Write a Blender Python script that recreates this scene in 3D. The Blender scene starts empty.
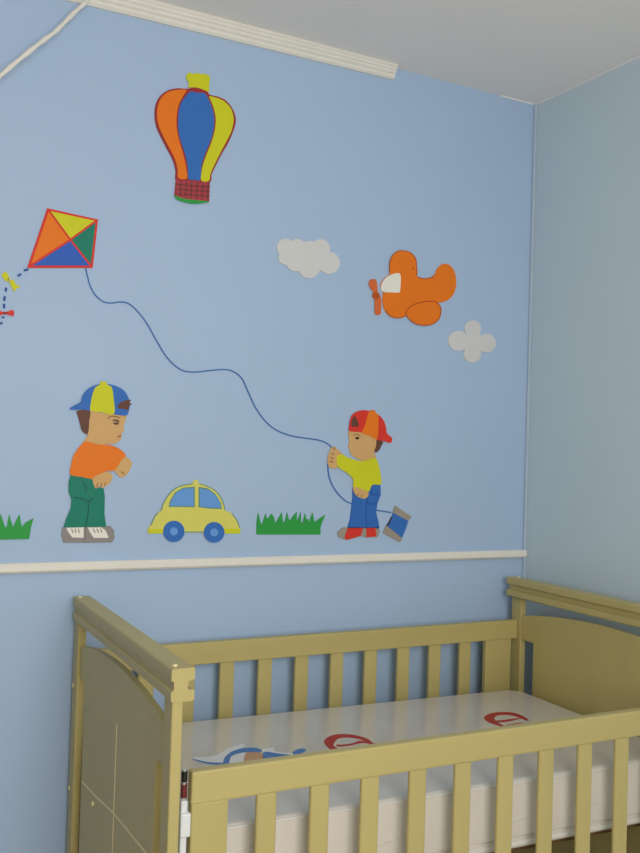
import bpy, bmesh, math, random
from mathutils import Vector, Matrix
from mathutils.geometry import tessellate_polygon
random.seed(4)
scene = bpy.context.scene
COL = scene.collection

# ------------------------------------------------------------------ camera
CAM = Vector((-1.9899, -2.3207, 1.3845)); YAW, PITCH, ROLL, FPX = -0.4867, 0.0234, 0.0303, 920.24
def cam_axes():
    cy, sy = math.cos(YAW), math.sin(YAW)
    F = Vector((-sy*math.cos(PITCH), cy*math.cos(PITCH), math.sin(PITCH)))
    R = Vector((cy, sy, 0)); U = R.cross(F)
    return R*math.cos(ROLL)+U*math.sin(ROLL), -R*math.sin(ROLL)+U*math.cos(ROLL), F
RX, UX, FX = cam_axes()
cd = bpy.data.cameras.new('camera'); cam = bpy.data.objects.new('camera', cd); COL.objects.link(cam)
cam.matrix_world = Matrix(((RX.x, UX.x, -FX.x, CAM.x), (RX.y, UX.y, -FX.y, CAM.y), (RX.z, UX.z, -FX.z, CAM.z), (0, 0, 0, 1)))
cd.sensor_fit = 'VERTICAL'; cd.sensor_height = 36; cd.sensor_width = 27; cd.lens = FPX/853*36; cd.clip_start = .02
scene.camera = cam

def on_wall(px, py):            # where a traced point of the mural lies on the back wall: (x, z)
    d = FX + RX*((px-320)/FPX) + UX*(-(py-426.5)/FPX)
    t = -CAM.y/d.y; P = CAM+d*t
    return (P.x, P.z)
def on_level(px, py, z):        # where a traced print lies on the mattress top: (x, y)
    d = FX + RX*((px-320)/FPX) + UX*(-(py-426.5)/FPX)
    t = (z-CAM.z)/d.z; P = CAM+d*t
    return (P.x, P.y)

# ------------------------------------------------------------------ materials
def lin(c):
    return tuple(((v/255)/12.92 if v/255 <= .04045 else ((v/255+.055)/1.055)**2.4) for v in c)
MATS = {}
def mat(name, rgb, rough=.6, var=0.0, scale=8, spec=.4, bump=0.0, stretch=(1, 1, 1), coat=0.0):
    if name in MATS: return MATS[name]
    m = bpy.data.materials.new(name); m.use_nodes = True; nt = m.node_tree; b = nt.nodes['Principled BSDF']
    c = lin(rgb); b.inputs['Roughness'].default_value = rough; b.inputs['Specular IOR Level'].default_value = spec
    b.inputs['Coat Weight'].default_value = coat; b.inputs['Coat Roughness'].default_value = .12
    tc = nt.nodes.new('ShaderNodeTexCoord'); mp = nt.nodes.new('ShaderNodeMapping'); mp.inputs['Scale'].default_value = stretch
    nz = nt.nodes.new('ShaderNodeTexNoise'); nz.inputs['Scale'].default_value = scale; nz.inputs['Detail'].default_value = 5
    nt.links.new(tc.outputs['Object'], mp.inputs[0]); nt.links.new(mp.outputs[0], nz.inputs['Vector'])
    r = nt.nodes.new('ShaderNodeValToRGB'); e = r.color_ramp.elements
    e[0].position = .3; e[1].position = .7
    e[0].color = tuple(max(0, v*(1-var)) for v in c)+(1,); e[1].color = tuple(min(1, v*(1+var)) for v in c)+(1,)
    nt.links.new(nz.outputs['Fac'], r.inputs[0]); nt.links.new(r.outputs[0], b.inputs['Base Color'])
    if bump:
        bp = nt.nodes.new('ShaderNodeBump'); bp.inputs['Strength'].default_value = bump; bp.inputs['Distance'].default_value = .004
        nt.links.new(nz.outputs['Fac'], bp.inputs['Height']); nt.links.new(bp.outputs[0], b.inputs['Normal'])
    MATS[name] = m; return m
WALL = mat('blue_wall_paint', (173, 197, 225), .55, .012, 3, .35, .05)
WALLR = mat('right_wall_light_tint', (202, 220, 228), .55, .012, 3, .35, .05)  # paler tint puts missing light into the right wall's colour
CREAMW = mat('cream_fill_wall_paint', (236, 226, 206), .7, .012, 3, .3)  # cream chosen for the unseen front wall as neutral fill light
CEIL = mat('ceiling_paint', (246, 242, 236), .8, .01, 4, .2)
WHITE = mat('white_trim_paint', (238, 234, 222), .4, .02, 20, .4)
PALE = mat('pale_blue_bead_paint', (178, 196, 212), .5, .02, 20)
WOOD = mat('cream_yellow_crib_wood', (189, 174, 112), .42, .05, 9, .45, .04, (1, 1, .12))
WOODH = mat('cream_yellow_crib_wood_rail', (189, 174, 112), .42, .05, 9, .45, .04, (.12, 1, 1))
INLAY = mat('pale_wood', (240, 224, 170), .4, .03, 30)
BOARD = mat('brown_base_board', (104, 76, 40), .6, .08, 14, .3, 0, (.1, 1, 1))
FLOOR = None
METAL = mat('steel', (190, 190, 188), .3, .02, 10, .6)
PLAST = mat('white_plastic', (225, 228, 226), .3, .01, 10, .5)
BLACK = mat('black_plastic', (25, 30, 28), .4, .02, 10)
SPRING = mat('red_brown_spring', (120, 40, 28), .5, .1, 40)

def color(name, rgb, rough=.55):
    return mat(name, rgb, rough, .02, 30, .3)
ORANGE = color('orange_paint', (240, 124, 20)); BLUE = color('blue_paint', (52, 112, 190)); YEL = color('yellow_paint', (212, 212, 30))
RED = color('red_paint', (222, 54, 40)); DRED = color('dark_red_paint', (160, 46, 48)); GREEN = color('green_paint', (44, 158, 66))
TEAL = color('teal_green_paint', (18, 128, 104)); SKIN = color('skin_tan_paint', (216, 172, 112)); BROWN = color('brown_paint', (104, 66, 52))
GREY = color('grey_paint', (146, 140, 136)); CREAM = color('cloud_white_paint', (216, 216, 214)); WPAINT = color('white_paint', (240, 238, 226))
DARK = color('dark_line_paint', (54, 40, 40)); DBLUE = color('dark_blue_paint', (34, 78, 158)); LBLUE = color('light_blue_paint', (104, 160, 222))
CARY = color('pale_yellow_paint', (222, 216, 104)); OLINE = color('dark_orange_paint', (188, 84, 20)); PINK = color('pink_red_paint', (176, 60, 72))
DTEAL = color('dark_teal_paint', (16, 82, 66)); KBLUE = color('kite_blue_paint', (48, 96, 190)); TAUPE = color('taupe_paint', (160, 150, 136))
ROSE = color('rose_orange_paint', (220, 108, 52)); GLINE = color('green_grey_line_paint', (96, 148, 132)); STRB = color('string_blue_paint', (66, 112, 176)); PANTB = color('trouser_blue_paint', (50, 108, 186))

# ------------------------------------------------------------------ mesh helpers
def link(name, bm, m, parent=None, smooth=False):
    me = bpy.data.meshes.new(name); bm.normal_update(); bm.to_mesh(me); bm.free()
    me.materials.append(m); o = bpy.data.objects.new(name, me); COL.objects.link(o)
    if smooth:
        for p in me.polygons: p.use_smooth = True
    if parent is not None: o.parent = parent
    return o
def box(bm, x0, x1, y0, y1, z0, z1, bev=0.0, seg=2):
    t = bmesh.new(); bmesh.ops.create_cube(t, size=1)
    for v in t.verts: v.co = Vector(((x0+x1)/2+v.co.x*(x1-x0), (y0+y1)/2+v.co.y*(y1-y0), (z0+z1)/2+v.co.z*(z1-z0)))
    if bev: bmesh.ops.bevel(t, geom=list(t.edges), offset=bev, segments=seg, affect='EDGES', profile=.5)
    me = bpy.data.meshes.new('t'); t.to_mesh(me); t.free(); bm.from_mesh(me); bpy.data.meshes.remove(me)
    return bm
def boxo(name, dims, m, parent=None, bev=0.0, seg=2):
    return link(name, box(bmesh.new(), *dims, bev=bev, seg=seg), m, parent)
def tube(bm, pts, r, n=10, cap=True):
    rings = []; pts = [Vector(p) for p in pts]; prev = None
    for i, p in enumerate(pts):
        t = (pts[min(i+1, len(pts)-1)]-pts[max(i-1, 0)]).normalized()
        a = prev if prev else (Vector((0, 0, 1)) if abs(t.z) < .9 else Vector((1, 0, 0)))
        s = t.cross(a).normalized(); a = s.cross(t).normalized(); prev = a
        rr = r[i] if isinstance(r, (list, tuple)) else r
        rings.append([bm.verts.new(p+(s*math.cos(2*math.pi*k/n)+a*math.sin(2*math.pi*k/n))*rr) for k in range(n)])
    for A, B in zip(rings, rings[1:]):
        for k in range(n): bm.faces.new((A[k], A[(k+1) % n], B[(k+1) % n], B[k]))
    if cap: bm.faces.new(rings[0]); bm.faces.new(list(reversed(rings[-1])))
    bmesh.ops.recalc_face_normals(bm, faces=bm.faces); return bm
def prism(bm, pts2, f, d0, d1):
    """extrude a 2D outline; f(a, b, d) -> 3D point"""
    A = [bm.verts.new(f(a, b, d0)) for a, b in pts2]; B = [bm.verts.new(f(a, b, d1)) for a, b in pts2]
    n = len(pts2)
    for t in tessellate_polygon([[Vector((a, b, 0)) for a, b in pts2]]):
        try: bm.faces.new([A[i] for i in t]); bm.faces.new([B[i] for i in reversed(t)])
        except ValueError: pass
    for k in range(n):
        try: bm.faces.new((A[k], A[(k+1) % n], B[(k+1) % n], B[k]))
        except ValueError: pass
    bmesh.ops.recalc_face_normals(bm, faces=bm.faces); return bm
def catmull(P, closed=True, sub=6):
    out = []; n = len(P); rng = n if closed else n-1
    for i in range(rng):
        g = (lambda k: P[k % n]) if closed else (lambda k: P[max(0, min(n-1, k))])
        p0, p1, p2, p3 = g(i-1), g(i), g(i+1), g(i+2)
        for s in range(sub):
            t = s/sub
            out.append(tuple(.5*((2*p1[k])+(-p0[k]+p2[k])*t+(2*p0[k]-5*p1[k]+4*p2[k]-p3[k])*t*t+(-p0[k]+3*p1[k]-3*p2[k]+p3[k])*t**3) for k in (0, 1)))
    if not closed: out.append(tuple(P[-1]))
    return out
def ribbon(P, w):
    n = len(P); L = []; R_ = []
    for i, p in enumerate(P):
        a = P[max(i-1, 0)]; b = P[min(i+1, n-1)]; dx, dy = b[0]-a[0], b[1]-a[1]; l = math.hypot(dx, dy) or 1
        L.append((p[0]-dy/l*w/2, p[1]+dx/l*w/2)); R_.append((p[0]+dy/l*w/2, p[1]-dx/l*w/2))
    return L+R_[::-1]
def circle(cx, cy, r, ry=None, n=28, a0=0):
    ry = r if ry is None else ry
    return [(cx+r*math.cos(a0+2*math.pi*k/n), cy+ry*math.sin(a0+2*math.pi*k/n)) for k in range(n)]
def props(o, label=None, cat=None, group=None, kind=None):
    for k, v in (('label', label), ('category', cat), ('group', group), ('kind', kind)):
        if v: o[k] = v
    return o

# ------------------------------------------------------------------ the room
CZ = 2.5272; RZ = 1.0767; XL = -3.5; YF = -3.2
def struct(name, bm, m): return props(link(name, bm, m), kind='structure')
struct('wall_back', box(bmesh.new(), XL-.1, .1, 0, .1, -.1, CZ+.1), WALL)
struct('wall_right', box(bmesh.new(), 0, .1, YF-.1, 0, -.1, CZ+.1), WALLR)
struct('wall_left', box(bmesh.new(), XL-.1, XL, YF-.1, 0, -.1, CZ+.1), mat('tan_low_bounce_paint', (146, 122, 92), .7, .03, 3, .2))  # unseen wall; dark tan chosen to dim bounce onto the crib end
WX0, WX1, WZ0, WZ1 = -2.25, -1.05, .9, 2.35
b = bmesh.new()
box(b, XL, WX0, YF-.1, YF, -.1, CZ+.1); box(b, WX1, 0, YF-.1, YF, -.1, CZ+.1)
box(b, WX0, WX1, YF-.1, YF, -.1, WZ0); box(b, WX0, WX1, YF-.1, YF, WZ1, CZ+.1)
struct('wall_front', b, CREAMW)
struct('ceiling', box(bmesh.new(), XL, 0, YF, 0, CZ, CZ+.1), CEIL)
def floor_mat():
    m = mat('beige_bounce_floor', (206, 196, 178), .35, .06, 6, .4); return m  # barely seen floor; pale tile chosen to bounce light onto the ceiling
struct('floor', box(bmesh.new(), XL, 0, YF, 0, -.1, 0), floor_mat())
# unseen window behind the camera, placed and sized for its light
wf = bmesh.new()
for x0, x1, z0, z1 in ((WX0, WX1, WZ0, WZ0+.05), (WX0, WX1, WZ1-.05, WZ1), (WX0, WX0+.05, WZ0+.05, WZ1-.05), (WX1-.05, WX1, WZ0+.05, WZ1-.05), ((WX0+WX1)/2-.03, (WX0+WX1)/2+.03, WZ0+.05, WZ1-.05)):
    box(wf, x0, x1, YF-.08, YF-.02, z0, z1)
win = struct('window_1', wf, WHITE)
gm = bpy.data.materials.new('window_glass'); gm.use_nodes = True; g = gm.node_tree.nodes['Principled BSDF']
g.inputs['Transmission Weight'].default_value = 1; g.inputs['Roughness'].default_value = 0; g.inputs['IOR'].default_value = 1.45
link('window_pane', box(bmesh.new(), WX0+.05, WX1-.05, YF-.053, YF-.047, WZ0+.05, WZ1-.05), gm, win)
# baseboards
struct('baseboard_back', box(bmesh.new(), XL, 0, -.015, 0, 0, .09, .003), WHITE)
struct('baseboard_right', box(bmesh.new(), -.015, 0, YF, -.016, 0, .09, .003), WHITE)
struct('baseboard_left', box(bmesh.new(), XL, XL+.015, YF, -.016, 0, .09, .003), WHITE)
struct('baseboard_front', box(bmesh.new(), XL+.016, -.016, YF, YF+.015, 0, .09, .003), WHITE)
# chair rail, rounded profile, on the back wall
prof = [(0, RZ-.025), (-.010, RZ-.025), (-.016, RZ-.019), (-.016, RZ-.006), (-.012, RZ), (0, RZ)]
struct('trim_1', prism(bmesh.new(), prof, lambda a, c, d: (d, a, c-.0045*d), XL, -.004), WHITE)
# ribbed crown strip that stops short of the corner
xe = on_wall(393, 70)[0]
prof = [(0, CZ), (-.030, CZ), (-.032, CZ-.006), (-.027, CZ-.010), (-.027, CZ-.014), (-.021, CZ-.018), (-.021, CZ-.023), (-.014, CZ-.027), (-.014, CZ-.033), (-.008, CZ-.038), (0, CZ-.038)]
struct('trim_2', prism(bmesh.new(), prof, lambda a, c, d: (d, a*.9, CZ-(CZ-c)*(1+.22*(xe-d))), XL, xe), WHITE)
# thin beads: vertical corner, ceiling edges
struct('trim_3', tube(bmesh.new(), [(-.004, -.004, .09), (-.004, -.004, CZ)], .006, 12), PALE)
struct('trim_4', tube(bmesh.new(), [(on_wall(500, 95)[0], -.001, CZ-.001), (-.003, -.001, CZ-.001)], .0024, 8), CEIL)
struct('trim_5', tube(bmesh.new(), [(-.001, YF, CZ-.001), (-.001, -.003, CZ-.001)], .0024, 8), CEIL)

# ------------------------------------------------------------------ mural cut-outs on the back wall
class Decal:
    """a flat board cut-out fixed on the back wall; parts are layers with real thickness"""
    def __init__(self, name, label, cat, ox, oy, sc, foot, group=None):
        self.o = (ox, oy, sc); fx, fz = on_wall(*foot); self.base = (fx, fz)
        e = bpy.data.objects.new(name, None); COL.objects.link(e); e.location = (fx, 0, fz); e.empty_display_size = .05
        self.root = props(e, label, cat, group)
    def tr(self, P):
        ox, oy, sc = self.o; out = []
        for p in P:
            x, z = on_wall(ox+p[0]/sc, oy+p[1]/sc); out.append((x-self.base[0], z-self.base[1]))
        return out
    def part(self, name, shapes, m, lvl=0, smooth=True, parent=None, label=None, split=False):
        if split and not isinstance(shapes[0][0], (int, float)):
            return [self.part(name, S, m, lvl, smooth, parent, label) for S in shapes][0]
        bm = bmesh.new()
        near = 0 if lvl == 0 else -.0034-.0006*(lvl-1); far = -.0034-.0006*lvl
        if isinstance(shapes[0][0], (int, float)): shapes = [shapes]
        for S in shapes:
            P = self.tr(catmull(S) if smooth else S); prism(bm, P, lambda a, c, d: (a, d, c), near, far)
        o = link(name, bm, m, parent or self.root)
        if label: o['label'] = label
        return o
    def line(self, name, paths, w, m, lvl, parent=None, smooth=True, split=False):
        if split: return [self.line(name, Q, w, m, lvl, parent, smooth) for Q in paths][0]
        bm = bmesh.new()
        near = -.0034-.0006*(lvl-1); far = -.0034-.0006*lvl
        if isinstance(paths[0][0], (int, float)): paths = [paths]
        for S in paths:
            P = self.tr(ribbon(catmull(S, False) if smooth else S, w)); prism(bm, P, lambda a, c, d: (a, d, c), near, far)
        return link(name, bm, m, parent or self.root)

# hot-air balloon
D = Decal('hot_air_balloon_cutout', 'hot-air balloon wall cut-out with orange, blue and yellow stripes, topmost picture on the blue wall', 'wall decoration', 140, 60, 5.5, (191, 203))
env = D.part('envelope', [(262, 160), (200, 158), (150, 170), (108, 202), (84, 250), (79, 310), (90, 372), (117, 432), (148, 492), (178, 550), (194, 610), (200, 664), (290, 664), (382, 672), (392, 630), (416, 580), (446, 520), (482, 460), (508, 400), (524, 345), (519, 300), (499, 258), (468, 224), (430, 205), (380, 192), (362, 168), (310, 150)], DRED, 0, label='dark red outline of the balloon')
D.part('orange_stripe', [(252, 167), (200, 167), (152, 179), (114, 212), (95, 258), (91, 310), (102, 366), (129, 428), (160, 488), (190, 548), (205, 606), (208, 650), (255, 652), (250, 590), (235, 520), (214, 450), (200, 380), (199, 310), (210, 250), (235, 200)], ORANGE, 1)
D.part('blue_stripe', [(275, 177), (315, 183), (352, 185), (375, 222), (395, 270), (406, 330), (399, 400), (380, 460), (355, 520), (336, 585), (328, 660), (296, 660), (264, 655), (260, 595), (245, 520), (222, 450), (208, 380), (208, 310), (219, 250), (246, 205)], BLUE, 1)
D.part('yellow_stripe', [(380, 202), (430, 214), (468, 236), (496, 268), (509, 305), (511, 345), (497, 400), (470, 455), (435, 520), (406, 580), (386, 625), (376, 666), (334, 663), (341, 590), (362, 525), (388, 460), (406, 400), (414, 330), (403, 268), (386, 225)], YEL, 1)
D.part('crown_ruffle', [(256, 82), (268, 72), (290, 78), (312, 74), (336, 80), (352, 78), (380, 92), (382, 112), (378, 135), (376, 180), (362, 172), (310, 154), (264, 152), (266, 128), (252, 102)], YEL, 1)
bk = D.part('basket', [(194, 660), (382, 674), (378, 782), (290, 778), (186, 748)], PINK, 1, smooth=False)
D.line('basket_weave', [[(190, 684+28*k*0.95), (280, 694+26*k*.95), (380, 700+26*k)] for k in range(3)]+[[(222+30*k, 664+2*k), (218+30*k, 752+5*k)] for k in range(6)], 5, BROWN, 2, bk, False)
D.part('basket_bottom', [(186, 746), (230, 762), (300, 772), (378, 780), (340, 790), (290, 793), (240, 784), (200, 768)], GREEN, 2)
# kite
D = Decal('kite_cutout', 'diamond kite wall cut-out in orange, yellow, green and blue with red edges', 'wall decoration', 0, 200, 4, (60, 268))
D.part('frame', [(188, 34), (391, 79), (370, 272), (108, 272)], RED, 0, False, label='red edges and cross of the kite')
C = (280, 160)
def inset(P, d):
    cx = sum(p[0] for p in P)/3; cy = sum(p[1] for p in P)/3
    out = []; n = len(P)
    for i in range(n):
        a, p, c = Vector(P[i-1]), Vector(P[i]), Vector(P[(i+1) % n])
        u = (a-p).normalized(); v = (c-p).normalized(); bis = (u+v).normalized(); s = math.sqrt(max(.01, (1-u.dot(v))/2))
        out.append(tuple(p+bis*d/s))
    return out
for nm, P, m in (('orange_sail', [(192, 40), C, (116, 266)], ORANGE), ('yellow_sail', [(192, 40), (386, 82), C], YEL), ('green_sail', [(386, 82), (365, 267), C], TEAL), ('blue_sail', [C, (365, 267), (116, 267)], KBLUE)):
    D.part(nm, inset(P, 4), m, 1, False)
# kite tail: dashes and bows
D = Decal('kite_tail_cord', 'dashed dark blue kite tail line trailing from the lower left kite corner', 'cord', 0, 260, 12.18, (2, 322))
D.part('dash', [[(285, 118), (340, 102), (344, 128), (292, 140)], [(210, 185), (250, 160), (262, 180), (222, 208)], [(60, 335), (86, 340), (80, 388), (58, 382)], [(44, 440), (70, 445), (64, 500), (38, 494)], [(36, 535), (62, 535), (62, 588), (36, 588)], [(20, 690), (55, 690), (50, 712), (22, 708)], [(0, 760), (30, 752), (28, 780), (0, 792)]], DBLUE, 0, False, split=True)
D = Decal('bow_cutout', 'yellow bow on the kite tail, the upper of the two bows', 'wall decoration', 0, 260, 12.18, (9, 289), 'kite tail bows')
D.part('bow_loop', [(20, 185), (60, 145), (95, 175), (108, 225), (80, 262), (50, 240)], YEL, 0)
D.part('bow_loop', [(108, 262), (130, 250), (160, 242), (195, 300), (250, 330), (200, 345), (175, 385), (140, 330)], YEL, 0)
D.part('knot', circle(108, 243, 20), CARY, 0)
D = Decal('bow_cutout', 'red bow on the kite tail at the left picture edge', 'wall decoration', 0, 260, 12.18, (5, 318), 'kite tail bows')
D.part('bow_loop', [(78, 632), (160, 606), (172, 650), (160, 690), (78, 660)], RED, 0, False)
D.part('bow_loop', [(40, 636), (-40, 606), (-50, 650), (-40, 690), (40, 662)], RED, 0, False)
D.part('knot', circle(59, 648, 23, 17), DRED, 0)
# kite string (two painted runs of one string)
D = Decal('kite_string', 'long wavy blue kite string running from the kite past the yellow-shirted boy', 'string', 0, 0, 1, (332, 449))
S = [(85.5, 268), (87.5, 277), (90.5, 287), (96, 296), (104, 302), (112, 303), (121, 302), (129, 304), (138, 312), (147, 324), (156, 340), (165, 355), (174, 365), (184, 371), (196, 372), (210, 370.5), (224, 369.5), (234, 372), (242, 379), (248, 392), (255, 407), (265, 421), (276, 430), (290, 435.5), (304, 438), (318, 440), (326, 443), (331.5, 447.5)]
S2 = [(327.5, 464), (328.5, 475), (332, 485), (338, 494), (345, 500.5), (351, 503.5), (360, 507.5), (375, 510), (391, 512.5)]
def string_obj():
    bm = bmesh.new()
    for Q in (S, S2):
        P = D.tr(ribbon(catmull(Q, False), 1.3)); prism(bm, P, lambda a, c, d: (a, d, c), -.0006, -.0018)
    return link('painted_line', bm, STRB, D.root)
string_obj()
# clouds: one outline each, built from lobes
def lobes(c, R):
    pts = []
    cx, cy = c
    N = 120
    for k in range(N):
        a = 2*math.pi*k/N; dx, dy = math.cos(a), math.sin(a); best = 3
        for (x, y, r) in R:
            ex, ey = x-cx, y-cy; bq = ex*dx+ey*dy; cq = ex*ex+ey*ey-r*r; disc = bq*bq-cq
            if disc > 0: best = max(best, bq+math.sqrt(disc))
        pts.append((cx+dx*best, cy+dy*best))
    return pts
D = Decal('cloud_cutout', 'wide off-white puffy cloud cut-out left of the orange aeroplane', 'wall decoration', 270, 230, 8, (308, 279), 'cloud cut-outs')
D.part('cloud_board', lobes((290, 235), [(120, 140, 70), (120, 225, 55), (215, 135, 62), (400, 150, 76), (468, 265, 88), (310, 300, 88), (200, 260, 72), (310, 190, 100)]), CREAM, 0, False)
D = Decal('cloud_cutout', 'small four-lobed off-white cloud cut-out right of the orange aeroplane', 'wall decoration', 440, 310, 10.667, (471, 363), 'cloud cut-outs')
D.part('cloud_board', lobes((338, 350), [(345, 200, 88), (190, 330, 108), (490, 355, 100), (340, 470, 92), (338, 340, 110)]), CREAM, 0, False)
# aeroplane
D = Decal('aeroplane_cutout', 'orange toy aeroplane wall cut-out with white windscreen and propeller', 'wall decoration', 360, 245, 6.4, (425, 325))
body = D.part('fuselage', [(145, 300), (128, 262), (145, 225), (180, 195), (215, 180), (260, 178), (320, 185), (358, 202), (400, 214), (445, 208), (475, 190), (492, 150), (530, 122), (570, 130), (598, 165), (612, 220), (608, 280), (585, 330), (545, 360), (490, 372), (420, 385), (350, 400), (310, 430), (270, 462), (220, 466), (175, 445), (150, 405), (142, 350)], ORANGE, 0)
D.part('upper_wing', [(190, 190), (184, 140), (192, 90), (215, 55), (262, 38), (310, 48), (345, 75), (358, 120), (358, 205), (290, 184), (235, 178)], ORANGE, 1)
D.line('wing_outline', [[(186, 170), (186, 120), (200, 75), (235, 43), (275, 38), (320, 52), (350, 88), (358, 135), (357, 195)], [(358, 204), (400, 216), (445, 212), (470, 195)], [(160, 420), (180, 448), (220, 466), (265, 464), (290, 450)]], 5, OLINE, 2, split=True)
D.part('lower_wing', [(288, 430), (320, 395), (365, 375), (420, 362), (475, 366), (508, 395), (512, 435), (495, 480), (455, 508), (405, 516), (350, 505), (312, 475)], ORANGE, 1)
D.line('lower_wing_outline', [(300, 465), (290, 430), (322, 393), (365, 374), (425, 362), (478, 366), (508, 395), (512, 435), (495, 480), (455, 508), (405, 515), (350, 503), (310, 475)], 6, OLINE, 2)
D.part('windscreen', [(128, 285), (138, 240), (170, 205), (210, 186), (248, 184), (256, 220), (252, 285), (245, 305), (200, 305), (150, 302)], WPAINT, 2)
D.part('propeller_blade', [(52, 240), (65, 222), (95, 222), (105, 250), (108, 300), (102, 325), (80, 300), (58, 270)], ROSE, 1)
D.part('propeller_blade', [(92, 330), (115, 320), (132, 345), (132, 400), (128, 440), (110, 450), (92, 440), (90, 390)], ROSE, 1)
D.part('propeller_hub', circle(98, 325, 24), OLINE, 2)
D.line('wing_mark', [(328, 145), (340, 160)], 7, OLINE, 3, smooth=False)
# boy in orange shirt
D = Decal('boy_cutout', 'painted boy wall cut-out in orange shirt, green trousers and blue yellow cap facing right', 'wall decoration', 50, 370, 4.733, (88, 542), 'boy cut-outs')
D.part('head', [(130, 195), (190, 192), (290, 205), (357, 212), (352, 250), (346, 275), (350, 288), (338, 300), (336, 325), (312, 346), (285, 350), (262, 352), (225, 356), (160, 350), (165, 328), (178, 300), (168, 240)], SKIN, 0)
D.part('hair', [(128, 193), (186, 194), (184, 240), (181, 285), (172, 304), (150, 288), (140, 252), (132, 222)], BROWN, 1)
D.line('eye', [[(295, 240), (312, 237), (326, 245)], [(298, 250), (312, 256), (324, 252)], [(308, 247), (318, 248)]], 7, BROWN, 1)
D.line('eyebrow', [(270, 232), (285, 220), (310, 220), (330, 228)], 4, BROWN, 1)
D.line('mouth', [(318, 316), (334, 310)], 5, DRED, 1, smooth=False)
cap = D.part('cap', [(90, 184), (112, 168), (142, 152), (152, 122), (175, 92), (205, 75), (250, 66), (300, 72), (345, 95), (368, 130), (376, 165), (370, 198), (358, 216), (320, 213), (270, 206), (190, 194), (150, 188), (112, 189)], BLUE, 2)
D.part('cap_panel', [(212, 84), (232, 70), (238, 56), (262, 56), (270, 70), (290, 84), (298, 130), (300, 207), (240, 200), (190, 192), (192, 150), (200, 112)], YEL, 3, parent=cap)
D.part('cap_opening', [(318, 168), (335, 152), (358, 143), (380, 142), (374, 155), (384, 162), (374, 170), (366, 190), (345, 184), (322, 182)], BROWN, 3, parent=cap)
D.part('hand', [(345, 408), (372, 420), (386, 440), (378, 470), (360, 496), (335, 508), (315, 492), (300, 465), (320, 440)], SKIN, 1)
D.part('hand', [(200, 512), (235, 492), (268, 482), (292, 496), (290, 520), (272, 545), (258, 552), (245, 557), (228, 552), (212, 558)], SKIN, 3)
D.line('finger_lines', [[(218, 552), (224, 536)], [(236, 553), (243, 534)], [(254, 548), (262, 530)], [(335, 480), (350, 492)]], 3, BROWN, 4, smooth=False, split=True)
D.part('shirt', [(170, 338), (225, 352), (285, 356), (325, 372), (356, 402), (335, 428), (318, 455), (300, 476), (262, 480), (235, 500), (205, 516), (150, 506), (95, 494), (98, 450), (108, 408), (128, 375), (148, 352)], ORANGE, 2)
pt = D.part('trousers', [(96, 494), (150, 505), (203, 518), (212, 556), (252, 558), (258, 600), (256, 680), (264, 742), (200, 742), (62, 745), (76, 700), (96, 655), (100, 615), (86, 575), (87, 530)], TEAL, 1, smooth=False)
D.line('trouser_seam', [[(110, 600), (150, 610), (178, 625), (178, 680), (166, 744)], [(178, 622), (205, 605)], [(150, 525), (172, 560), (160, 575)]], 4, DTEAL, 2, pt)
sh = D.part('shoe', [(56, 745), (165, 745), (165, 817), (62, 817), (52, 780)], GREY, 0, False)
D.part('shoe_upper', [(76, 746), (158, 744), (157, 794), (104, 792), (84, 765)], WPAINT, 1, False, parent=sh)
D.line('laces', [[(100, 750), (108, 770)], [(116, 750), (122, 770)], [(132, 750), (137, 770)]], 5, GREY, 2, sh, False)
sh = D.part('shoe', [(166, 742), (255, 738), (285, 738), (302, 760), (304, 795), (292, 815), (166, 817)], GREY, 0, False)
D.part('shoe_upper', [(176, 745), (240, 744), (262, 760), (276, 794), (205, 794), (186, 765)], WPAINT, 1, False, parent=sh)
D.line('laces', [[(202, 750), (212, 770)], [(220, 750), (228, 770)], [(236, 750), (243, 768)]], 5, GREY, 2, sh, False)
# boy in yellow shirt
D = Decal('boy_cutout', 'painted boy wall cut-out in yellow shirt, blue trousers and red cap holding the kite string', 'wall decoration', 310, 400, 5.69, (358, 539), 'boy cut-outs')
D.part('head', [(222, 178), (280, 176), (340, 190), (385, 222), (378, 258), (362, 292), (372, 335), (320, 348), (280, 342), (240, 315), (226, 300), (224, 285), (216, 262), (222, 235), (218, 205)], SKIN, 0)
D.part('hair', [(378, 225), (412, 238), (402, 262), (388, 288), (372, 298), (362, 292), (372, 262)], BROWN, 1)
D.part('eye', circle(265, 217, 11, 8), DARK, 1)
D.line('eyebrow', [(240, 200), (262, 196), (284, 206)], 3, BROWN, 1)
cap = D.part('cap', [(220, 176), (221, 135), (230, 95), (255, 70), (300, 58), (342, 66), (385, 84), (415, 118), (428, 155), (434, 190), (462, 216), (456, 244), (425, 236), (380, 226), (330, 200), (280, 183)], RED, 2)
D.part('cap_panel', [(326, 76), (336, 66), (340, 58), (362, 58), (368, 72), (382, 86), (384, 140), (376, 220), (335, 203), (292, 186), (310, 140)], ORANGE, 3, parent=cap)
D.part('cap_opening', [(232, 150), (232, 118), (246, 92), (262, 108), (272, 148), (250, 152)], BROWN, 3, parent=cap)
D.part('hand', [(128, 262), (146, 275), (182, 308), (168, 325), (152, 345), (152, 386), (112, 386), (98, 362), (98, 320), (112, 285)], SKIN, 2)
D.line('finger_lines', [[(118, 300), (130, 312)], [(112, 325), (128, 335)], [(108, 350), (128, 352)], [(135, 268), (132, 285)]], 4, BROWN, 3, smooth=False, split=True)
D.part('trousers', [(240, 500), (260, 500), (330, 500), (348, 484), (398, 480), (400, 540), (380, 590), (374, 640), (386, 690), (392, 730), (210, 728), (225, 680), (235, 600), (240, 550)], PANTB, 0, False)
D.line('trouser_seam', [[(318, 728), (316, 620), (322, 580)], [(322, 560), (330, 590), (370, 590)], [(345, 510), (352, 540), (385, 535)]], 4, DBLUE, 1)
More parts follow.
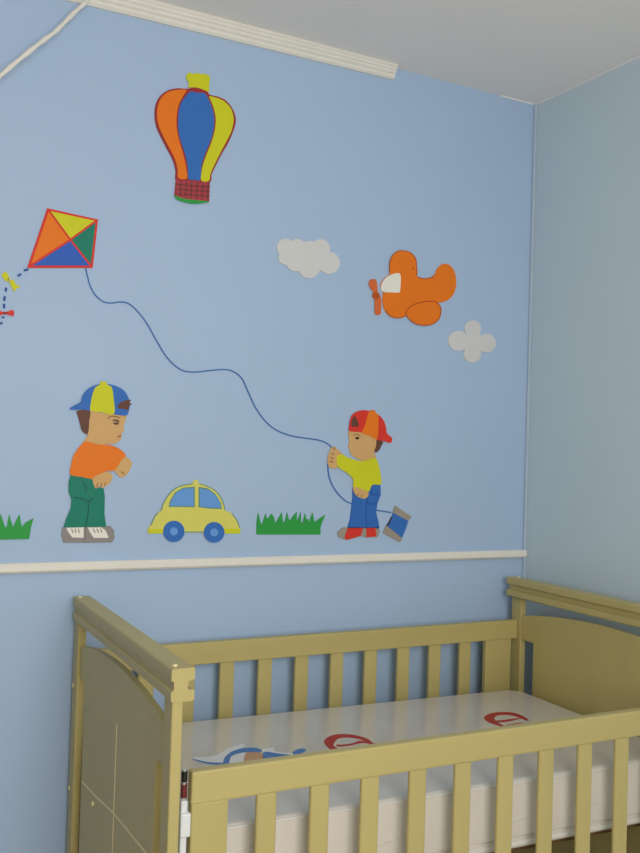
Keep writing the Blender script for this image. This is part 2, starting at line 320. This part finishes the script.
D.part('hand', [(238, 494), (272, 500), (300, 510), (326, 526), (322, 550), (300, 561), (272, 552), (250, 534)], SKIN, 4)
D.line('finger_lines', [[(262, 545), (272, 530)], [(286, 555), (292, 538)]], 3, BROWN, 5, smooth=False, split=True)
D.part('shirt', [(150, 318), (180, 310), (205, 324), (250, 340), (300, 348), (365, 330), (386, 370), (398, 430), (399, 480), (352, 482), (330, 520), (300, 530), (270, 512), (242, 492), (240, 450), (202, 412), (160, 384), (148, 350)], YEL, 3)
sh = D.part('shoe', [(152, 752), (185, 724), (302, 724), (302, 772), (205, 797), (160, 780)], TAUPE, 0, False)
D.part('shoe_upper', [(210, 728), (298, 727), (286, 770), (205, 796), (192, 782)], RED, 1, False, parent=sh)
sh = D.part('shoe', [(302, 726), (385, 724), (396, 745), (380, 782), (302, 780)], TAUPE, 0, False)
D.part('shoe_upper', [(316, 728), (368, 727), (374, 774), (318, 782)], RED, 1, False, parent=sh)
# string reel
D = Decal('string_reel_cutout', 'grey and blue kite string reel cut-out beside the boy in the yellow shirt', 'wall decoration', 310, 400, 5.69, (396, 541))
D.part('reel_end', [(482, 600), (576, 664), (556, 688), (468, 640)], TAUPE, 0, False)
D.part('reel_end', [(430, 712), (522, 786), (510, 809), (412, 757)], TAUPE, 0, False)
D.part('wound_string', [(470, 641), (556, 688), (544, 728), (520, 784), (432, 712), (458, 680)], BLUE, 0, False)
D.line('spool_edge', [[(462, 665), (438, 715)]], 7, DARK, 1, smooth=False)
# car
D = Decal('car_cutout', 'pale yellow toy car wall cut-out with blue windows and blue wheels', 'wall decoration', 140, 470, 5.818, (194, 542))
D.part('body', [(40, 352), (60, 318), (84, 268), (104, 246), (120, 236), (136, 190), (172, 132), (228, 92), (306, 76), (312, 58), (334, 58), (340, 76), (372, 84), (425, 108), (465, 150), (485, 200), (494, 236), (530, 250), (560, 290), (582, 345), (580, 368), (375, 364), (255, 364), (50, 370)], CARY, 0, False)
D.line('body_outline', [[(62, 318), (86, 268), (106, 248)], [(120, 238), (137, 190), (173, 134), (228, 95), (306, 80)], [(340, 80), (372, 88), (424, 112), (463, 152), (484, 200), (492, 234)], [(532, 252), (560, 292), (578, 336)], [(256, 360), (374, 360)]], 5, GLINE, 1, split=True)
for P in ([(164, 214), (172, 178), (203, 128), (248, 102), (316, 96), (316, 216), (240, 214)], [(338, 98), (392, 106), (438, 142), (466, 188), (474, 226), (400, 224), (338, 216)]):
    f = D.part('window_frame', P, GLINE, 1, False)
    cx = sum(p[0] for p in P)/7; cy = sum(p[1] for p in P)/7
    D.part('window_pane', [(cx+(p[0]-cx)*.90, cy+(p[1]-cy)*.88) for p in P], LBLUE, 2, False, parent=f)
for P in ([(42, 345), (130, 342), (132, 366), (50, 370)], [(488, 340), (581, 342), (580, 369), (490, 369)]): D.part('bumper', P, YEL, 1, False)
for cx, cy, r in ((194, 356, 62), (428, 362, 60)):
    w = D.part('wheel', circle(cx, cy, r), BLUE, 2, False); D.part('hub_cap', circle(cx, cy, 23), LBLUE, 3, False, parent=w)
# grass
D = Decal('grass_cutout', 'long green grass tuft cut-out between the yellow car and the boy in the yellow shirt', 'wall decoration', 250, 500, 8, (289, 535), 'grass cut-outs')
sp = [(50, 275), (50, 190), (62, 100), (78, 165), (92, 205), (104, 165), (122, 108), (134, 150), (150, 140), (168, 108), (186, 130), (196, 172), (205, 185), (222, 150), (252, 98), (258, 160), (270, 190), (285, 140), (294, 98), (306, 150), (318, 165), (345, 125), (372, 96), (370, 160), (384, 150), (404, 96), (404, 160), (418, 195), (436, 108), (452, 160), (464, 150), (468, 190), (496, 100), (506, 140), (514, 180), (536, 160), (600, 118), (572, 180), (560, 220), (560, 275)]
D.part('grass_board', sp, GREEN, 0, False)
D = Decal('grass_cutout', 'green grass tuft cut-out at the left picture edge beside the orange-shirted boy', 'wall decoration', 0, 500, 9.14, (10, 540), 'grass cut-outs')
sp = [(-150, 365), (-150, 200), (-120, 130), (-100, 240), (-60, 120), (-48, 230), (-30, 240), (8, 125), (22, 180), (42, 240), (60, 250), (82, 130), (100, 190), (118, 250), (150, 180), (178, 130), (186, 190), (200, 245), (235, 205), (305, 165), (285, 230), (265, 355)]
D.part('grass_board', sp, GREEN, 0, False)

# ------------------------------------------------------------------ cable hanging across the top left corner
pts = [(-40, 103), (-12, 84), (0, 76), (14, 64), (30, 51), (44, 40), (55, 32), (64, 23), (76, 11), (85, 3), (91, -5)]
off = .035
P3 = []
for i, (a, c) in enumerate(catmull(pts, False, 4)):
    d = FX + RX*((a-320)/FPX) + UX*(-(c-426.5)/FPX); yy = -(off*max(.0, min(1, (92-a)/60))+.035)
    t = (yy-CAM.y)/d.y; P = CAM+d*t; P3.append((P.x, P.y, min(P.z, CZ-.007)))
cb = tube(bmesh.new(), P3, [.0056+.0008*math.sin(i*1.3) for i in range(len(P3))], 10)
props(link('white_cable', cb, WHITE, smooth=True), 'white cable slung diagonally across the top left of the blue wall', 'cable')

# ------------------------------------------------------------------ the crib
L, W, H, TH = 1.38, .7881, 1.0, -.0185
OX, OY = -.0693, -.0505
c_, s_ = math.cos(TH), math.sin(TH)
def crib_world(u, v): return (OX-u*c_+v*s_, OY-u*s_-v*c_)
cx, cy = crib_world(L/2, W/2)
crib = bpy.data.objects.new('baby_crib', None); COL.objects.link(crib); crib.location = (cx, cy, 0); crib.rotation_euler = (0, 0, TH)
props(crib, 'cream-yellow wooden baby crib with slatted sides standing in the corner below the mural', 'crib')
def X(u): return L/2-u
def Y(v): return W/2-v
def cb_(name, u0, u1, v0, v1, z0, z1, m=WOOD, bev=.002, parent=None, seg=2):
    return boxo(name, (X(u1), X(u0), Y(v1), Y(v0), z0, z1), m, parent or crib, bev, seg)
CH = .0575
for side in (0, 1):
    uo = (lambda u: L-u) if side else (lambda u: u)      # u measured inwards from the outer face
    def B(name, a0, a1, *r, **k):
        p, q = sorted((uo(a0), uo(a1))); return cb_(name, p, q, *r, **k)
    for v0 in (.004, W-.050):
        B('post', .004, .024, v0, v0+.046, 0, H-CH+.002, bev=.003)
    # moulded top cap: upper bar, neck, lower bar as one profile
    a = [(0, H-.020), (.0, H-.003), (.003, H), (.039, H), (.042, H-.003), (.042, H-.019), (.039, H-.021), (.031, H-.022), (.030, H-.037), (.039, H-.038), (.042, H-.040), (.042, H-CH+.003), (.039, H-CH), (.003, H-CH), (0, H-CH+.003), (0, H-.040), (.003, H-.038), (.005, H-.037), (.005, H-.023), (.003, H-.022)]
    capo = link('top_cap', prism(bmesh.new(), a, lambda p, q, d: (X(uo(p)), Y(d), q), 0, W), WOODH, crib)
    # small pale dome on the cap end
    for v in (.02, W-.02):
        bm = bmesh.new(); bmesh.ops.create_uvsphere(bm, u_segments=14, v_segments=8, radius=.005)
        for vv in bm.verts: vv.co = Vector((X(uo(.012))+vv.co.x, Y(v)+vv.co.y, H+.0005+vv.co.z*.6))
        link('cap_dome', bm, INLAY, crib, True)
    # arched end panel with a slot beside each post
    v0, v1, s0, s1, zt = .050, W-.050, .110, W-.104, .815
    arch = []
    for k in range(25):
        t = k/24; v = v0+(v1-v0)*t; arch.append((v, .886+.033*math.sin(math.pi*t)**.85))
    P = [(v1, zt), (s1, zt), (s1, .20), (v1, .20), (v1, .14), (v0, .14), (v0, .20), (s0, .20), (s0, zt), (v0, zt)]
    P = arch+P
    pan = link('end_panel', prism(bmesh.new(), P, lambda p, q, d: (X(uo(d)), Y(p), q), .010, .023), WOOD, crib)
    # thin pale stripes on the outer face
    def stripe(path):
        return link('stripe', prism(bmesh.new(), ribbon(path, .004), lambda p, q, d: (X(uo(d)), Y(p), q), .0093, .0105), INLAY, pan)
    g = stripe([(W/2+.015, .80), (W/2+.015, .24)]); g['label'] = 'pale vertical groove'
    g = stripe(catmull([(s0+.006, .585), (.25, .597), (W/2, .615), (.55, .625), (s1-.006, .632)], False)); g['label'] = 'pale crossing groove'
    for v, z in ((.235, .575), (W-.235, .575)):
        link('bolt', tube(bmesh.new(), [(X(uo(.0105)), Y(v), z), (X(uo(.006)), Y(v), z)], .005, 12), INLAY, pan)
    for v, z in ((.014, .785), (.014, .535), (W-.014, .535)):
        link('bolt', tube(bmesh.new(), [(X(uo(.006)), Y(v), z), (X(uo(.002)), Y(v), z)], .006, 12), INLAY, crib)
# back side (fixed)
ZB, TB = .8713, .0569
cb_('back_rail', .025, L-.025, .012, .036, ZB-TB, ZB, WOODH, .003)
cb_('back_lower_rail', .025, L-.025, .012, .036, .20, .26, WOODH, .003)
for u0, u1 in ((.046, .143), (L-.143, L-.046)): cb_('back_board', u0, u1, .018, .034, .258, ZB-TB+.002, WOOD, .002)
for k in range(10):
    u = .2147+.1092*k-.0; cb_('slat', u-.0205, u+.0205, .017, .031, .258, ZB-TB+.002, WOOD, .004)
# front side (drop side, lowered)
ZF, TF = .812, .058
vf = W-.02
cb_('front_rail', L-1.3299, 1.3299, vf-.024, vf, ZF-TF, ZF, WOODH, .004)
cb_('front_lower_rail', L-1.3299, 1.3299, vf-.024, vf, .15, .21, WOODH, .004)
for u0, u1 in ((1.2595, 1.3285), (L-1.3285, L-1.2595)): cb_('front_board', u0, u1, vf-.022, vf-.0015, .208, ZF-TF+.002, WOOD, .003)
for k in range(10):
    u = .2045+.1088*k; cb_('slat', u-.0203, u+.0203, vf-.014, vf-.003, .208, ZF-TF+.002, WOOD, .005, seg=3)
# drop-side guides: rod, spring, stop and white plastic channel
for ug in (1.340, L-1.340):
    vg = vf-.012
    link('guide_rod', tube(bmesh.new(), [(X(ug), Y(vg), .12), (X(ug), Y(vg), .816)], .0028, 10), METAL, crib)
    link('spring', tube(bmesh.new(), [(X(ug)+.0048*math.cos(k*.9), Y(vg)+.0048*math.sin(k*.9), .7655+k*.00042) for k in range(60)], .0013, 6), SPRING, crib, True)
    link('stop', tube(bmesh.new(), [(X(ug), Y(vg), .794), (X(ug), Y(vg), .812)], .0055, 12), BLACK, crib)
    cb_('guide_channel', ug-.006, ug+.006, vg-.006, vg+.006, .15, .762, PLAST, .002)
    cb_('guide_clip', ug-.011, ug+.008, vg-.010, vg+.012, .700, .742, PLAST, .003)
mb = boxo('mattress_base', (-L/2+.035, L/2-.035, Y(vf-.085), Y(.045), -.016, 0), BOARD, crib, .002); mb.location = (0, 0, .5265); mb.rotation_euler = (0, .011, 0)

# ------------------------------------------------------------------ the mattress
MZ = .683; MB = .534; MUP = -.0070; MT = .011
mroot = bpy.data.objects.new('mattress', None); COL.objects.link(mroot); mroot.location = (cx, cy, MB+MUP); mroot.rotation_euler = (0, MT, TH)
props(mroot, 'plastic-wrapped white crib mattress with red and blue printed pictures lying inside the crib', 'mattress')
MW = mat('mattress_cover', (222, 214, 202), .45, .025, 5, .5, .3, (1, 1, 1), .8)
PIP = mat('mattress_piping', (224, 220, 210), .35, .02, 20, .5, 0, (1, 1, 1), .5)
u0, u1, v0, v1 = .048, L-.048, .060, vf-.063
def rrect(r, d, n=8):
    out = []
    for qx, qy, a in ((X(u0)-r, Y(v0)-r, 0), (X(u1)+r, Y(v0)-r, 90), (X(u1)+r, Y(v1)+r, 180), (X(u0)-r, Y(v1)+r, 270)):
        for k in range(n+1):
            t = math.radians(a+90*k/n); out.append((qx+(r+d)*math.cos(t), qy+(r+d)*math.sin(t)))
    return out
def loft(levels, m, name):
    bm = bmesh.new(); rings = []
    for d, z in levels: rings.append([bm.verts.new((x, y, z)) for x, y in rrect(.05, d)])
    n = len(rings[0])
    for A, B in zip(rings, rings[1:]):
        for k in range(n): bm.faces.new((A[k], A[(k+1) % n], B[(k+1) % n], B[k]))
    bm.faces.new(rings[-1]); bm.faces.new(rings[0][::-1])
    bmesh.ops.recalc_face_normals(bm, faces=bm.faces)
    return link(name, bm, m, mroot)
h = MZ-MB
body = loft([(-.012, 0), (-.002, .002), (0, .006), (0, .019), (-.004, .022), (-.004, .024), (.001, .028), (.001, h-.010), (-.002, h-.004), (-.006, h-.001), (-.010, h)], MW, 'cover')
def ring_tube(d, z, r, name, m=PIP):
    pts = [(x, y, z) for x, y in rrect(.05, d, 6)]; pts.append(pts[0]); pts.append(pts[1])
    return link(name, tube(bmesh.new(), pts, r, 8, False), m, mroot, True)
ring_tube(-.0005, h-.006, .003, 'piping'); ring_tube(-.0055, .0095, .0088, 'border')

# loose plastic wrap ridges on the front face
for (ua, za, ub, zb2) in ((1.24, .090, 1.16, .106), (1.22, .07, 1.08, .062), (.95, .055, .84, .070), (.42, .088, .32, .060), (.60, .052, .52, .066), (.72, .1, .67, .115)):
    P = []
    for k in range(9):
        t = k/8; P.append((X(ua+(ub-ua)*t), Y(v1+.0005), za+(zb2-za)*t+.004*math.sin(t*3.1)))
    link('wrap_fold', tube(bmesh.new(), P, [.0003+.0018*math.sin(math.pi*k/8) for k in range(9)], 6), MW, mroot, True)
# printed pictures on the top
RP = mat('red_print', (186, 30, 34), .4, .05, 30); BP = mat('blue_print', (70, 128, 196), .4, .03, 30); WP = mat('white_print', (236, 236, 236), .4, .02, 30); TP = mat('tan_print', (206, 158, 118), .4, .03, 30)
Mi = Matrix.Translation((cx, cy, MB+MUP)) @ Matrix.Rotation(TH, 4, 'Z') @ Matrix.Rotation(MT, 4, 'Y'); Mw = Mi.copy(); Mi.invert()
def printed(name, shapes, m, ox, oy, sc, lvl=1, smooth=True):
    bm = bmesh.new()
    for S in shapes:
        P = []
        for p in (catmull(S) if smooth else S):
            d = FX + RX*((ox+p[0]/sc-320)/FPX) + UX*(-(oy+p[1]/sc-426.5)/FPX); a = Mi @ CAM; e = Mi.to_3x3() @ d; q = a+e*((h-a.z)/e.z); P.append((q.x, q.y))
        prism(bm, P, lambda a, c, d: (a, c, d), h+.0003*(lvl-1), h+.0003*lvl)
    return link(name, bm, m, mroot)
printed('red_emblem', [[(190, 190), (150, 178), (112, 145), (100, 115), (130, 85), (185, 68), (265, 65), (345, 78), (410, 98), (440, 122), (468, 132), (455, 144), (420, 138), (395, 118), (340, 98), (265, 90), (205, 96), (180, 116), (168, 145), (205, 175)],
    [(190, 140), (240, 139), (300, 130), (360, 112), (420, 130), (360, 130), (300, 143), (240, 153), (192, 152)], [(245, 172), (300, 158), (350, 154), (356, 164), (300, 173), (250, 182)]], RP, 310, 725, 7.11)
printed('red_emblem', [[(270, 218), (215, 202), (150, 180), (113, 150), (125, 125), (180, 104), (260, 96), (340, 101), (410, 122), (468, 158), (455, 166), (400, 145), (340, 125), (270, 119), (215, 126), (196, 150), (222, 180), (280, 210)],
    [(212, 165), (270, 160), (330, 152), (410, 146), (330, 168), (250, 179), (214, 176)], [(285, 205), (330, 194), (390, 184), (432, 184), (390, 196), (320, 213)]], RP, 470, 700, 8)
printed('white_print', [[(62, 122), (160, 115), (215, 98), (258, 72), (322, 50), (345, 58), (290, 88), (250, 108), (235, 148), (170, 148), (100, 136)], [(262, 160), (272, 118), (318, 100), (352, 98), (346, 158)], [(438, 78), (500, 68), (508, 88), (595, 98), (590, 106), (450, 92)]], WP, 180, 735, 5.333)
printed('blue_print', [[(232, 160), (236, 126), (272, 92), (335, 72), (410, 70), (438, 88), (400, 93), (350, 92), (305, 99), (272, 116), (258, 160)], [(62, 126), (110, 138), (165, 147), (235, 150), (235, 162), (160, 156), (100, 142)], [(448, 92), (520, 99), (592, 108), (602, 117), (520, 128), (450, 140)], [(602, 92), (630, 76), (660, 74), (672, 84), (640, 100), (610, 106)]], BP, 180, 735, 5.333, 2)
printed('tan_print', [[(346, 160), (344, 112), (368, 93), (430, 95), (450, 128), (448, 150), (395, 165)]], TP, 180, 735, 5.333, 2)

# ------------------------------------------------------------------ light
w = bpy.data.worlds.new('sky'); scene.world = w; w.use_nodes = True
bg = w.node_tree.nodes['Background']; bg.inputs[0].default_value = (.75, .86, 1, 1); bg.inputs[1].default_value = 1.0
def area(name, loc, rot, sx, sy, power, colr):
    l = bpy.data.lights.new(name, 'AREA'); l.shape = 'RECTANGLE'; l.size = sx; l.size_y = sy; l.energy = power; l.color = colr
    o = bpy.data.objects.new(name, l); COL.objects.link(o); o.location = loc; o.rotation_euler = rot; return o
area('window_fill_light', ((WX0+WX1)/2, YF+.01, (WZ0+WZ1)/2), (math.pi/2, 0, 0), WX1-WX0-.1, WZ1-WZ0-.1, 43, (1, .99, .99))  # unseen window's light, also standing in for a camera flash
scene.view_settings.view_transform = 'Standard'; scene.view_settings.look = 'None'; scene.view_settings.exposure = 0; scene.view_settings.gamma = 1
